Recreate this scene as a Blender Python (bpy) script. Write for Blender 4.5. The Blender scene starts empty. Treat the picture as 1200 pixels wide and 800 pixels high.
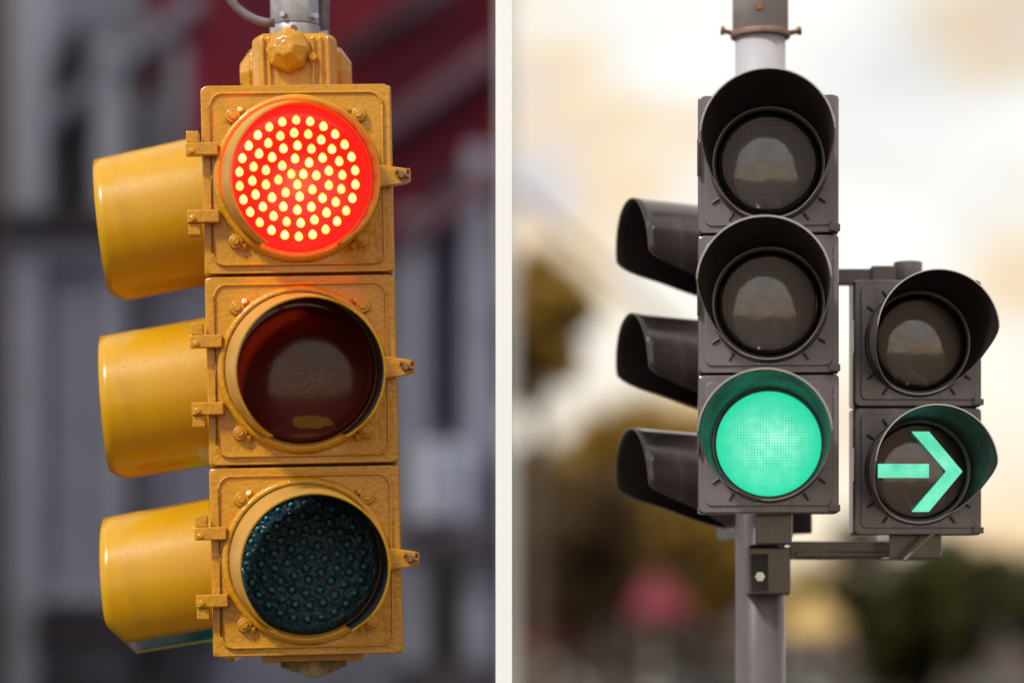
import bpy, bmesh, math, random
from mathutils import Vector, Matrix
random.seed(7)
R = math.radians
PI = math.pi
SC = bpy.context.scene
COL = SC.collection

# ------------------------------------------------------------------ camera
CAMZ = 2.3
F = 2925.0                         # focal length in photo pixels (1200 wide)
cam_d = bpy.data.cameras.new('camera')
cam = bpy.data.objects.new('camera', cam_d)
COL.objects.link(cam)
SC.camera = cam
cam.location = (0, 0, CAMZ)
cam.rotation_euler = (R(90), 0, 0)
cam_d.sensor_width = 36
cam_d.lens = 36 * F / 1200
cam_d.shift_y = 290 / 1200
cam_d.clip_start = 0.1
cam_d.clip_end = 3000
cam_d.dof.use_dof = True
cam_d.dof.focus_distance = 4.5
cam_d.dof.aperture_fstop = (cam_d.lens / 1000) / 0.090

# ------------------------------------------------------------------ render / world / sun
SC.render.engine = 'CYCLES'
SC.cycles.use_denoising = True
SC.cycles.sample_clamp_indirect = 4
SC.cycles.max_bounces = 6

SC.cycles.caustics_reflective = False
SC.cycles.caustics_refractive = False
SC.view_settings.view_transform = 'Standard'
SC.view_settings.look = 'None'
SC.view_settings.exposure = 0.0
SC.view_settings.gamma = 1.0
SUN_EL, SUN_AZ = R(46), R(225)     # azimuth measured from +Y clockwise: behind the camera, to the left
sd = bpy.data.lights.new('sun', 'SUN')
sd.energy = 3.0
sd.angle = R(8)
sd.color = (1.0, 0.97, 0.92)
sun = bpy.data.objects.new('sun', sd)
COL.objects.link(sun)
sdir = Vector((math.sin(SUN_AZ) * math.cos(SUN_EL), math.cos(SUN_AZ) * math.cos(SUN_EL), math.sin(SUN_EL)))
sun.rotation_euler = sdir.to_track_quat('Z', 'Y').to_euler()

W = bpy.data.worlds.new('World')
SC.world = W
W.use_nodes = True


def build_world():
    nt = W.node_tree
    nt.nodes.clear()
    N, L = nt.nodes.new, nt.links.new
    out = N('ShaderNodeOutputWorld')
    sky = N('ShaderNodeTexSky')
    sky.sky_type = 'NISHITA'
    sky.sun_disc = False
    sky.sun_elevation = SUN_EL
    sky.sun_rotation = SUN_AZ
    sky.air_density = 1.2
    sky.dust_density = 2.0
    bg1 = N('ShaderNodeBackground')
    bg1.inputs[1].default_value = 0.07
    L(sky.outputs[0], bg1.inputs[0])
    tc = N('ShaderNodeTexCoord')
    mp = N('ShaderNodeMapping')
    mp.inputs['Scale'].default_value = (1, 1, 2.2)
    mp.inputs['Rotation'].default_value = (0, R(14), 0)
    L(tc.outputs['Generated'], mp.inputs[0])
    n1 = N('ShaderNodeTexNoise')
    n1.inputs['Scale'].default_value = 7.0
    n1.inputs['Detail'].default_value = 5
    n1.inputs['Roughness'].default_value = 0.5
    L(mp.outputs[0], n1.inputs[0])
    rp = N('ShaderNodeValToRGB')
    e = rp.color_ramp.elements
    e[0].position = 0.29; e[0].color = (0.66, 0.67, 0.78, 1)
    e[1].position = 0.37; e[1].color = (0.88, 0.78, 0.70, 1)
    for p, c in ((0.42, (0.99, 0.78, 0.52, 1)), (0.47, (1.0, 0.90, 0.74, 1)), (0.52, (1, 0.99, 0.95, 1)), (0.6, (1.10, 1.09, 1.05, 1))):
        x = e.new(p); x.color = c
    L(n1.outputs[0], rp.inputs[0])
    # clouds thin towards the zenith
    bg2 = N('ShaderNodeBackground')
    bg2.inputs[1].default_value = 0.98
    sx = N('ShaderNodeSeparateXYZ'); L(tc.outputs['Generated'], sx.inputs[0])
    hz = N('ShaderNodeMapRange'); hz.inputs[1].default_value = 0.0; hz.inputs[2].default_value = 0.14
    hz.inputs[3].default_value = 1.0; hz.inputs[4].default_value = 0.0; L(sx.outputs[2], hz.inputs[0])
    wm = N('ShaderNodeMixRGB'); wm.blend_type = 'MULTIPLY'; wm.inputs[2].default_value = (1.05, 0.90, 0.68, 1)
    L(hz.outputs[0], wm.inputs[0]); L(rp.outputs[0], wm.inputs[1])
    L(wm.outputs[0], bg2.inputs[0])
    n2 = N('ShaderNodeTexNoise')
    n2.inputs['Scale'].default_value = 3.0
    n2.inputs['Detail'].default_value = 4
    L(mp.outputs[0], n2.inputs[0])
    r2 = N('ShaderNodeValToRGB')
    r2.color_ramp.elements[0].position = 0.25
    r2.color_ramp.elements[1].position = 0.48
    L(n2.outputs[0], r2.inputs[0])
    mx = N('ShaderNodeMath'); mx.operation = 'MULTIPLY_ADD'
    mx.inputs[1].default_value = 0.35; mx.inputs[2].default_value = 0.65
    L(r2.outputs[0], mx.inputs[0])
    mix = N('ShaderNodeMixShader')
    L(mx.outputs[0], mix.inputs[0]); L(bg1.outputs[0], mix.inputs[1]); L(bg2.outputs[0], mix.inputs[2])
    L(mix.outputs[0], out.inputs[0])


build_world()

# ------------------------------------------------------------------ helpers
def P(px, py, Y):
    """photo pixel -> world point at depth Y"""
    return Vector(((px - 600) / F * Y, Y, CAMZ + (690 - py) / F * Y))


def mat(name, col, rough=0.5, metal=0.0, spec=0.5, coat=0.0, noise=None, bump=None, emit=None, estr=0.0,
        wear=None, coords='Object'):
    """noise=(scale, darker colour, amount)  bump=(scale, strength, distance)"""
    m = bpy.data.materials.new(name)
    m.use_nodes = True
    nt = m.node_tree
    b = nt.nodes['Principled BSDF']
    N, L = nt.nodes.new, nt.links.new
    b.inputs['Base Color'].default_value = (*col, 1)
    b.inputs['Roughness'].default_value = rough
    b.inputs['Metallic'].default_value = metal
    b.inputs['Specular IOR Level'].default_value = spec
    b.inputs['Coat Weight'].default_value = coat
    b.inputs['Coat Roughness'].default_value = 0.15
    tc = N('ShaderNodeTexCoord')
    if noise:
        n = N('ShaderNodeTexNoise')
        n.inputs['Scale'].default_value = noise[0]
        n.inputs['Detail'].default_value = 6
        n.inputs['Roughness'].default_value = 0.65
        L(tc.outputs[coords], n.inputs[0])
        r = N('ShaderNodeValToRGB')
        r.color_ramp.elements[0].position = 0.38
        r.color_ramp.elements[1].position = 0.66
        L(n.outputs[0], r.inputs[0])
        mu = N('ShaderNodeMath'); mu.operation = 'MULTIPLY'; mu.inputs[1].default_value = noise[2]
        L(r.outputs[0], mu.inputs[0])
        mx = N('ShaderNodeMixRGB')
        mx.inputs[1].default_value = (*col, 1); mx.inputs[2].default_value = (*noise[1], 1)
        L(mu.outputs[0], mx.inputs[0]); L(mx.outputs[0], b.inputs['Base Color'])
        ra = N('ShaderNodeMath'); ra.operation = 'MULTIPLY_ADD'
        ra.inputs[1].default_value = 0.25; ra.inputs[2].default_value = max(0.05, rough - 0.08)
        L(r.outputs[0], ra.inputs[0]); L(ra.outputs[0], b.inputs['Roughness'])
    if wear:
        # streaks running down the surface and a few small chips: wear=(streak scale, streak colour, amount, chip scale, chip colour)
        src = b.inputs['Base Color'].links[0].from_socket if b.inputs['Base Color'].links else None
        mp = N('ShaderNodeMapping'); mp.inputs['Scale'].default_value = (1, 1, .13)
        L(tc.outputs[coords], mp.inputs[0])
        n = N('ShaderNodeTexNoise'); n.inputs['Scale'].default_value = wear[0]; n.inputs['Detail'].default_value = 5
        L(mp.outputs[0], n.inputs[0])
        r = N('ShaderNodeMapRange'); r.inputs[1].default_value = .52; r.inputs[2].default_value = .72
        r.inputs[3].default_value = 0; r.inputs[4].default_value = wear[2]
        L(n.outputs[0], r.inputs[0])
        mx = N('ShaderNodeMixRGB'); mx.inputs[1].default_value = (*col, 1); mx.inputs[2].default_value = (*wear[1], 1)
        if src: L(src, mx.inputs[1])
        L(r.outputs[0], mx.inputs[0])
        v = N('ShaderNodeTexVoronoi'); v.inputs['Scale'].default_value = wear[3]
        L(tc.outputs[coords], v.inputs[0])
        sc_ = N('ShaderNodeSeparateColor'); L(v.outputs['Color'], sc_.inputs[0])
        th = N('ShaderNodeMapRange'); th.inputs[1].default_value = .80; th.inputs[2].default_value = 1.0
        th.inputs[3].default_value = 0.0; th.inputs[4].default_value = .16; L(sc_.outputs[0], th.inputs[0])
        lt = N('ShaderNodeMath'); lt.operation = 'LESS_THAN'; L(v.outputs['Distance'], lt.inputs[0]); L(th.outputs[0], lt.inputs[1])
        m2 = N('ShaderNodeMixRGB'); m2.inputs[2].default_value = (*wear[4], 1)
        L(lt.outputs[0], m2.inputs[0]); L(mx.outputs[0], m2.inputs[1]); L(m2.outputs[0], b.inputs['Base Color'])
    if bump:
        n = N('ShaderNodeTexNoise')
        n.inputs['Scale'].default_value = bump[0]
        n.inputs['Detail'].default_value = 3
        L(tc.outputs[coords], n.inputs[0])
        bp = N('ShaderNodeBump')
        bp.inputs['Strength'].default_value = bump[1]
        bp.inputs['Distance'].default_value = bump[2]
        L(n.outputs[0], bp.inputs['Height']); L(bp.outputs[0], b.inputs['Normal'])
        L(bp.outputs[0], b.inputs['Coat Normal'])
    if emit:
        b.inputs['Emission Color'].default_value = (*emit, 1)
        b.inputs['Emission Strength'].default_value = estr
    return m


M = {}
M['yellow_cast'] = mat('yellow_cast_paint', (0.60, 0.275, 0.003), 0.22, spec=0.5, coat=0.3,
                       noise=(14, (0.48, 0.21, 0.003), 0.45), bump=(95, 0.5, 0.004),
                       wear=(28, (0.26, 0.12, 0.02), 0.3, 75, (0.14, 0.07, 0.03)))
M['yellow_sheet'] = mat('yellow_sheet_paint', (0.60, 0.315, 0.002), 0.24, spec=0.45, coat=0.2,
                        noise=(9, (0.56, 0.28, 0.003), 0.5), bump=(150, 0.16, 0.0015),
                        wear=(16, (0.36, 0.17, 0.02), 0.25, 55, (0.22, 0.12, 0.04)))
M['beige_sheet'] = mat('faded_yellow_paint', (0.56, 0.31, 0.07), 0.42, coat=0.1,
                       noise=(9, (0.46, 0.22, 0.04), 0.5), bump=(190, 0.12, 0.0015))
M['visor_black'] = mat('visor_matt_black', (0.012, 0.012, 0.016), 0.45, spec=0.35)
M['galv'] = mat('galvanised_steel', (0.50, 0.50, 0.54), 0.42, metal=0.75, noise=(25, (0.28, 0.27, 0.30), 0.7), bump=(60, 0.2, 0.002))
M['rust'] = mat('rusty_screw', (0.30, 0.15, 0.06), 0.6, metal=0.4, noise=(80, (0.12, 0.06, 0.03), 0.8))
M['conduit'] = mat('worn_purple_conduit', (0.20, 0.16, 0.20), 0.4, spec=0.5, noise=(30, (0.10, 0.07, 0.06), 0.8), bump=(80, 0.3, 0.002))
M['tape'] = mat('old_sealing_tape', (0.34, 0.27, 0.14), 0.6, noise=(60, (0.10, 0.07, 0.03), 0.9), bump=(90, 0.8, 0.006))
M['poly'] = mat('dark_polycarbonate', (0.060, 0.042, 0.046), 0.10, spec=0.5, coat=0.6, noise=(7, (0.085, 0.065, 0.068), 0.6), bump=(25, 0.08, 0.004),
                wear=(24, (0.15, 0.13, 0.125), 0.5, 70, (0.2, 0.18, 0.17)))
M['poly_door'] = mat('pale_polycarbonate', (0.135, 0.115, 0.14), 0.28, spec=0.6, coat=0.35, noise=(10, (0.17, 0.14, 0.155), 0.7), bump=(30, 0.08, 0.004),
                     wear=(30, (0.07, 0.05, 0.05), 0.7, 60, (0.28, 0.26, 0.25)))  # door plastic paler and bluer than the housing
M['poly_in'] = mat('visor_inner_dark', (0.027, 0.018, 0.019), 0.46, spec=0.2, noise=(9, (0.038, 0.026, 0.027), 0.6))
M['poly_edge'] = mat('visor_pale_edge', (0.50, 0.45, 0.42), 0.35, spec=0.6)  # rim much paler than the hood itself
M['gasket'] = mat('rubber_gasket', (0.02, 0.016, 0.016), 0.5)
M['pole'] = mat('grey_painted_pole', (0.13, 0.11, 0.12), 0.3, spec=0.5, noise=(6, (0.10, 0.085, 0.09), 0.6), bump=(70, 0.12, 0.002),
                wear=(22, (0.20, 0.17, 0.16), 0.5, 45, (0.06, 0.04, 0.035)))
M['bolt'] = mat('bright_zinc_bolt', (0.75, 0.75, 0.75), 0.28, metal=0.9)
M['cable_tie'] = mat('olive_strap', (0.20, 0.19, 0.10), 0.5)
M['render_white'] = mat('white_render', (0.92, 0.945, 0.97), 0.8, bump=(20, 0.1, 0.003))


def lens_mat(name, tint, rough=0.06, bumps=None, dark=0.0):
    """clear moulded lens in front of a reflector bowl: tinted see-through shell with a real gloss"""
    m = bpy.data.materials.new(name)
    m.use_nodes = True
    nt = m.node_tree
    nt.nodes.clear()
    N, L = nt.nodes.new, nt.links.new
    out = N('ShaderNodeOutputMaterial')
    tr = N('ShaderNodeBsdfTransparent'); tr.inputs[0].default_value = (*tint, 1)
    gl = N('ShaderNodeBsdfGlossy'); gl.inputs['Roughness'].default_value = rough
    fr = N('ShaderNodeFresnel'); fr.inputs[0].default_value = 2.0
    mx = N('ShaderNodeMixShader')
    tc = N('ShaderNodeTexCoord')
    if bumps:
        sx = N('ShaderNodeTexWave'); sx.wave_type = 'BANDS'; sx.bands_direction = 'X'
        sz = N('ShaderNodeTexWave'); sz.wave_type = 'BANDS'; sz.bands_direction = 'Z'
        for s in (sx, sz):
            s.inputs['Scale'].default_value = bumps[0]
            L(tc.outputs['Object'], s.inputs[0])
        ad = N('ShaderNodeMath'); ad.operation = 'ADD'
        L(sx.outputs['Fac'], ad.inputs[0]); L(sz.outputs['Fac'], ad.inputs[1])
        bp = N('ShaderNodeBump'); bp.inputs['Strength'].default_value = bumps[1]; bp.inputs['Distance'].default_value = 0.001
        L(ad.outputs[0], bp.inputs['Height'])
        # the moulded grid also dims what is behind it
        rr = N('ShaderNodeMapRange'); rr.inputs[1].default_value = 0; rr.inputs[2].default_value = 2
        rr.inputs[3].default_value = 0.8; rr.inputs[4].default_value = 1.0
        L(ad.outputs[0], rr.inputs[0])
        mc = N('ShaderNodeMixRGB'); mc.blend_type = 'MULTIPLY'; mc.inputs[0].default_value = 1
        mc.inputs[1].default_value = (*tint, 1)
        L(rr.outputs[0], mc.inputs[2]); L(mc.outputs[0], tr.inputs[0])
    un = N('ShaderNodeTexNoise'); un.inputs['Scale'].default_value = 26; un.inputs['Detail'].default_value = 1
    L(tc.outputs['Object'], un.inputs[0])
    ub = N('ShaderNodeBump'); ub.inputs['Strength'].default_value = 0.18; ub.inputs['Distance'].default_value = 0.004
    L(un.outputs[0], ub.inputs['Height']); L(ub.outputs[0], gl.inputs['Normal'])
    L(fr.outputs[0], mx.inputs[0]); L(tr.outputs[0], mx.inputs[1]); L(gl.outputs[0], mx.inputs[2])
    L(mx.outputs[0], out.inputs[0])
    return m


M['lens_clear'] = lens_mat('clear_moulded_lens', (0.95, 0.88, 0.88), 0.10, (38, 0.03))
M['lens_smoke'] = lens_mat('smoked_clear_lens', (0.80, 0.72, 0.70), 0.07)
M['reflector'] = mat('reflector_bowl', (0.62, 0.56, 0.56), 0.30, metal=0.45, noise=(12, (0.5, 0.45, 0.46), 0.5))


def amber_mat():
    m = mat('amber_lens', (0.12, 0.008, 0.002), 0.12, spec=0.35, coat=0.2)
    nt = m.node_tree
    N, L = nt.nodes.new, nt.links.new
    b = nt.nodes['Principled BSDF']
    tc = N('ShaderNodeTexCoord')
    v = N('ShaderNodeTexVoronoi'); v.inputs['Scale'].default_value = 95
    L(tc.outputs['Object'], v.inputs[0])
    bp = N('ShaderNodeBump'); bp.inputs['Strength'].default_value = 0.07; bp.inputs['Distance'].default_value = 0.001
    L(v.outputs['Distance'], bp.inputs['Height']); L(bp.outputs[0], b.inputs['Normal'])
    # amber speckles of the moulded pattern around the middle, and an irregular yellow patch low down
    sep = N('ShaderNodeSeparateXYZ'); L(tc.outputs['Object'], sep.inputs[0])

    def blob(cx, cz, sx, sz, edge):
        mp = N('ShaderNodeCombineXYZ')
        for src, c, s, k in ((0, cx, sx, 0), (2, cz, sz, 1)):
            a = N('ShaderNodeMath'); a.operation = 'SUBTRACT'; a.inputs[1].default_value = c
            L(sep.outputs[src], a.inputs[0])
            d = N('ShaderNodeMath'); d.operation = 'DIVIDE'; d.inputs[1].default_value = s
            L(a.outputs[0], d.inputs[0]); L(d.outputs[0], mp.inputs[k])
        ln = N('ShaderNodeVectorMath'); ln.operation = 'LENGTH'; L(mp.outputs[0], ln.inputs[0])
        n = N('ShaderNodeTexNoise'); n.inputs['Scale'].default_value = 55; L(tc.outputs['Object'], n.inputs[0])
        ad = N('ShaderNodeMath'); ad.operation = 'ADD'; L(ln.outputs['Value'], ad.inputs[0]); L(n.outputs[0], ad.inputs[1])
        r = N('ShaderNodeMapRange'); r.inputs[1].default_value = 1.5 + edge; r.inputs[2].default_value = 1.5 - edge
        L(ad.outputs[0], r.inputs[0])
        return r.outputs[0]
    sp = blob(0.0, -0.012, 0.055, 0.035, 0.5)
    v2 = N('ShaderNodeTexVoronoi'); v2.inputs['Scale'].default_value = 170; L(tc.outputs['Object'], v2.inputs[0])
    lt = N('ShaderNodeMath'); lt.operation = 'LESS_THAN'; lt.inputs[1].default_value = 0.28; L(v2.outputs['Distance'], lt.inputs[0])
    mu = N('ShaderNodeMath'); mu.operation = 'MULTIPLY'; L(sp, mu.inputs[0]); L(lt.outputs[0], mu.inputs[1])
    c1 = N('ShaderNodeMixRGB'); c1.inputs[1].default_value = (0.12, 0.008, 0.002, 1); c1.inputs[2].default_value = (0.42, 0.14, 0.015, 1)
    L(mu.outputs[0], c1.inputs[0])
    c2 = N('ShaderNodeMixRGB'); c2.inputs[2].default_value = (0.26, 0.15, 0.01, 1)
    L(blob(0.014, -0.094, 0.034, 0.012, 0.12), c2.inputs[0]); L(c1.outputs[0], c2.inputs[1])
    L(c2.outputs[0], b.inputs['Base Color'])
    return m


M['amber'] = amber_mat()
M['green_dark'] = mat('unlit_green_led_lens', (0.012, 0.050, 0.078), 0.45, spec=0.2, coat=0.45, bump=(70, 0.9, 0.010))
M['green_dark'].node_tree.nodes['Principled BSDF'].inputs['Coat Roughness'].default_value = 0.06
M['led_off'] = mat('unlit_led', (0.03, 0.26, 0.30), 0.25, coat=0.5)
M['led_well'] = mat('led_well', (0.005, 0.020, 0.032), 0.6, spec=0.15)
M['red_lens'] = mat('lit_red_lens', (0.30, 0.01, 0.01), 0.25, coat=0.3, emit=(1.0, 0.010, 0.008), estr=1.5)


def led_mat():
    m = mat('lit_led_dome', (0.5, 0.1, 0.02), 0.3)
    nt = m.node_tree
    N, L = nt.nodes.new, nt.links.new
    b = nt.nodes['Principled BSDF']
    tc = N('ShaderNodeTexCoord')
    mp = N('ShaderNodeMapping'); mp.inputs['Scale'].default_value = (1, 0, .8); L(tc.outputs['Object'], mp.inputs[0])
    ln = N('ShaderNodeVectorMath'); ln.operation = 'LENGTH'; L(mp.outputs[0], ln.inputs[0])
    r = N('ShaderNodeValToRGB')
    e = r.color_ramp.elements
    e[0].position = 0.30; e[0].color = (1.0, 0.88, 0.30, 1)
    e[1].position = 1.0; e[1].color = (1.0, 0.10, 0.01, 1)
    x = e.new(0.72); x.color = (1.0, 0.50, 0.03, 1)
    dv = N('ShaderNodeMath'); dv.operation = 'DIVIDE'; dv.inputs[1].default_value = .0086
    L(ln.outputs['Value'], dv.inputs[0]); L(dv.outputs[0], r.inputs[0]); L(r.outputs[0], b.inputs['Emission Color'])
    oi = N('ShaderNodeObjectInfo')
    s_ = N('ShaderNodeMapRange'); s_.inputs[3].default_value = 1.7; s_.inputs[4].default_value = 3.2
    L(oi.outputs['Random'], s_.inputs[0]); L(s_.outputs[0], b.inputs['Emission Strength'])
    return m


M['led_on'] = led_mat()
M['led_plain'] = mat('lit_led_dome', (0.9, 0.6, 0.2), 0.3, emit=(1.0, 0.70, 0.05), estr=2.3)


def green_mat():
    m = mat('lit_green_lens', (0.05, 0.30, 0.20), 0.2, coat=0.3)
    nt = m.node_tree
    N, L = nt.nodes.new, nt.links.new
    b = nt.nodes['Principled BSDF']
    tc = N('ShaderNodeTexCoord')
    outs = []
    for ax in ('X', 'Z'):
        w = N('ShaderNodeTexWave'); w.bands_direction = ax; w.inputs['Scale'].default_value = 62
        L(tc.outputs['Object'], w.inputs[0]); outs.append(w.outputs['Fac'])
    mn = N('ShaderNodeMath'); mn.operation = 'MINIMUM'; L(outs[0], mn.inputs[0]); L(outs[1], mn.inputs[1])
    ln = N('ShaderNodeVectorMath'); ln.operation = 'LENGTH'; L(tc.outputs['Object'], ln.inputs[0])
    r = N('ShaderNodeMapRange'); r.inputs[1].default_value = 0.01; r.inputs[2].default_value = 0.097
    r.inputs[3].default_value = 1.0; r.inputs[4].default_value = 0.0; L(ln.outputs['Value'], r.inputs[0])
    n = N('ShaderNodeTexNoise'); n.inputs['Scale'].default_value = 24; L(tc.outputs['Object'], n.inputs[0])
    a = N('ShaderNodeMath'); a.operation = 'MULTIPLY'; L(r.outputs[0], a.inputs[0]); L(n.outputs[0], a.inputs[1])
    c = N('ShaderNodeMixRGB'); c.inputs[1].default_value = (0.0, 0.66, 0.34, 1); c.inputs[2].default_value = (0.45, 1.0, 0.78, 1)
    a2 = N('ShaderNodeMath'); a2.operation = 'MULTIPLY_ADD'; a2.inputs[1].default_value = 1.7; a2.inputs[2].default_value = 0.0; a2.use_clamp = True
    L(a.outputs[0], a2.inputs[0]); L(a2.outputs[0], c.inputs[0])
    c2 = N('ShaderNodeMixRGB'); c2.inputs[1].default_value = (0.02, 0.56, 0.33, 1)
    mg = N('ShaderNodeMapRange'); mg.inputs[1].default_value = 0.35; mg.inputs[2].default_value = 1.15
    n5 = N('ShaderNodeTexNoise'); n5.inputs['Scale'].default_value = 60; n5.inputs['Detail'].default_value = 4; L(tc.outputs['Object'], n5.inputs[0])
    a5 = N('ShaderNodeMath'); a5.operation = 'ADD'; L(mn.outputs[0], a5.inputs[0]); L(n5.outputs[0], a5.inputs[1])
    L(a5.outputs[0], mg.inputs[0]); L(mg.outputs[0], c2.inputs[0]); L(c.outputs[0], c2.inputs[2])
    L(c2.outputs[0], b.inputs['Emission Color'])
    b.inputs['Emission Strength'].default_value = 1.15
    return m


M['green_lit'] = green_mat()


def arrow_mat():
    m = mat('lit_arrow', (0.05, 0.3, 0.2), 0.3)
    nt = m.node_tree
    N, L = nt.nodes.new, nt.links.new
    b = nt.nodes['Principled BSDF']
    tc = N('ShaderNodeTexCoord')
    outs = []
    for ax in ('X', 'Z'):
        w = N('ShaderNodeTexWave'); w.bands_direction = ax; w.inputs['Scale'].default_value = 62
        L(tc.outputs['Object'], w.inputs[0]); outs.append(w.outputs['Fac'])
    mn = N('ShaderNodeMath'); mn.operation = 'MINIMUM'; L(outs[0], mn.inputs[0]); L(outs[1], mn.inputs[1])
    n = N('ShaderNodeTexNoise'); n.inputs['Scale'].default_value = 30; L(tc.outputs['Object'], n.inputs[0])
    ad = N('ShaderNodeMath'); ad.operation = 'MULTIPLY_ADD'; ad.inputs[1].default_value = 0.55; L(mn.outputs[0], ad.inputs[0]); L(n.outputs[0], ad.inputs[2])
    r = N('ShaderNodeMapRange'); r.inputs[1].default_value = 0.35; r.inputs[2].default_value = 1.1; L(ad.outputs[0], r.inputs[0])
    c = N('ShaderNodeMixRGB'); c.inputs[1].default_value = (0.02, 0.60, 0.34, 1); c.inputs[2].default_value = (0.32, 1.0, 0.70, 1)
    L(r.outputs[0], c.inputs[0]); L(c.outputs[0], b.inputs['Emission Color'])
    b.inputs['Emission Strength'].default_value = 1.0
    return m


M['arrow_lit'] = arrow_mat()
M['green_side'] = mat('lit_side_lens', (0.05, 0.3, 0.2), 0.2, emit=(0.10, 0.8, 0.55), estr=6)


def link(o, parent=None):
    COL.objects.link(o)
    if parent:
        o.parent = parent
    return o


def finish(name, bm, mats, parent=None, bevel=0.0, smooth=False, mw=None, segs=2):
    bmesh.ops.recalc_face_normals(bm, faces=bm.faces)
    me = bpy.data.meshes.new(name)
    bm.to_mesh(me)
    bm.free()
    for m in (mats if isinstance(mats, (list, tuple)) else [mats]):
        me.materials.append(m)
    if smooth:
        for p in me.polygons:
            p.use_smooth = True
    o = bpy.data.objects.new(name, me)
    link(o, parent)
    if mw is not None:
        o.matrix_local = mw
    if bevel:
        b = o.modifiers.new('bevel', 'BEVEL')
        b.width = bevel; b.segments = segs; b.limit_method = 'ANGLE'; b.angle_limit = R(35)
        b.harden_normals = False
    return o


def empty(name, loc, label=None, cat=None, group=None, rot=(0, 0, 0)):
    o = bpy.data.objects.new(name, None)
    o.empty_display_size = 0.1
    COL.objects.link(o)
    o.location = loc
    o.rotation_euler = rot
    if label: o['label'] = label
    if cat: o['category'] = cat
    if group: o['group'] = group
    return o


def tag(o, label, cat, group=None, kind=None):
    if label: o['label'] = label
    if cat: o['category'] = cat
    if group: o['group'] = group
    if kind: o['kind'] = kind
    return o


def bx(bm, x0, x1, y0, y1, z0, z1, mi=0):
    r = bmesh.ops.create_cube(bm, size=1)
    for v in r['verts']:
        v.co = Vector(((x0 + x1) / 2 + v.co.x * (x1 - x0), (y0 + y1) / 2 + v.co.y * (y1 - y0), (z0 + z1) / 2 + v.co.z * (z1 - z0)))
    for f in {f for v in r['verts'] for f in v.link_faces}:
        f.material_index = mi
    return r['verts']


def tube(bm, p0, p1, r0, r1=None, n=24, caps=True, mi=0):
    p0, p1 = Vector(p0), Vector(p1)
    r1 = r0 if r1 is None else r1
    d = (p1 - p0)
    q = d.to_track_quat('Z', 'Y').to_matrix()
    a = []; b = []
    for i in range(n):
        t = 2 * PI * i / n
        u = q @ Vector((math.cos(t), math.sin(t), 0))
        a.append(bm.verts.new(p0 + u * r0)); b.append(bm.verts.new(p1 + u * r1))
    for i in range(n):
        f = bm.faces.new((a[i], a[(i + 1) % n], b[(i + 1) % n], b[i])); f.smooth = n > 10; f.material_index = mi
    if caps:
        for l in (a, b):
            f = bm.faces.new(l); f.material_index = mi


def path_tube(bm, pts, r, n=14):
    pts = [Vector(p) for p in pts]
    rings = []
    for i, p in enumerate(pts):
        d = (pts[min(i + 1, len(pts) - 1)] - pts[max(i - 1, 0)]).normalized()
        q = d.to_track_quat('Z', 'Y').to_matrix()
        rings.append([bm.verts.new(p + q @ Vector((math.cos(2 * PI * k / n), math.sin(2 * PI * k / n), 0)) * r) for k in range(n)])
    for a, b in zip(rings, rings[1:]):
        for k in range(n):
            f = bm.faces.new((a[k], a[(k + 1) % n], b[(k + 1) % n], b[k])); f.smooth = True
    bm.faces.new(rings[0]); bm.faces.new(rings[-1])


def lathe(bm, prof, n=64, axis='-y', mi=0, mfun=None):
    """profile of (radius, forward) points spun about the head's axis; forward is -Y"""
    rings = []
    for r, s in prof:
        if r < 1e-6:
            rings.append([bm.verts.new((0, -s, 0))])
        else:
            rings.append([bm.verts.new((r * math.sin(2 * PI * k / n), -s, r * math.cos(2 * PI * k / n))) for k in range(n)])
    for j, (a, b) in enumerate(zip(rings, rings[1:])):
        for k in range(n):
            k2 = (k + 1) % n
            if len(a) == 1: f = bm.faces.new((a[0], b[k], b[k2]))
            elif len(b) == 1: f = bm.faces.new((a[k], b[0], a[k2]))
            else: f = bm.faces.new((a[k], b[k], b[k2], a[k2]))
            f.smooth = True
            f.material_index = mfun(j) if mfun else mi


def rrect(bm, w, h, rad, s0, s1, n=6, cx=0, cz=0):
    """rounded rectangle slab facing -Y between forward s0 and s1"""
    pts = []
    for (sx, sz, a0) in ((1, 1, 0), (-1, 1, 90), (-1, -1, 180), (1, -1, 270)):
        for i in range(n + 1):
            t = R(a0 + 90 * i / n)
            pts.append((cx + sx * (w / 2 - rad) + rad * math.cos(t), cz + sz * (h / 2 - rad) + rad * math.sin(t)))
    a = [bm.verts.new((x, -s0, z)) for x, z in pts]
    b = [bm.verts.new((x, -s1, z)) for x, z in pts]
    m = len(pts)
    for i in range(m):
        bm.faces.new((a[i], a[(i + 1) % m], b[(i + 1) % m], b[i]))
    bm.faces.new(a); bm.faces.new(b)


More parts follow.
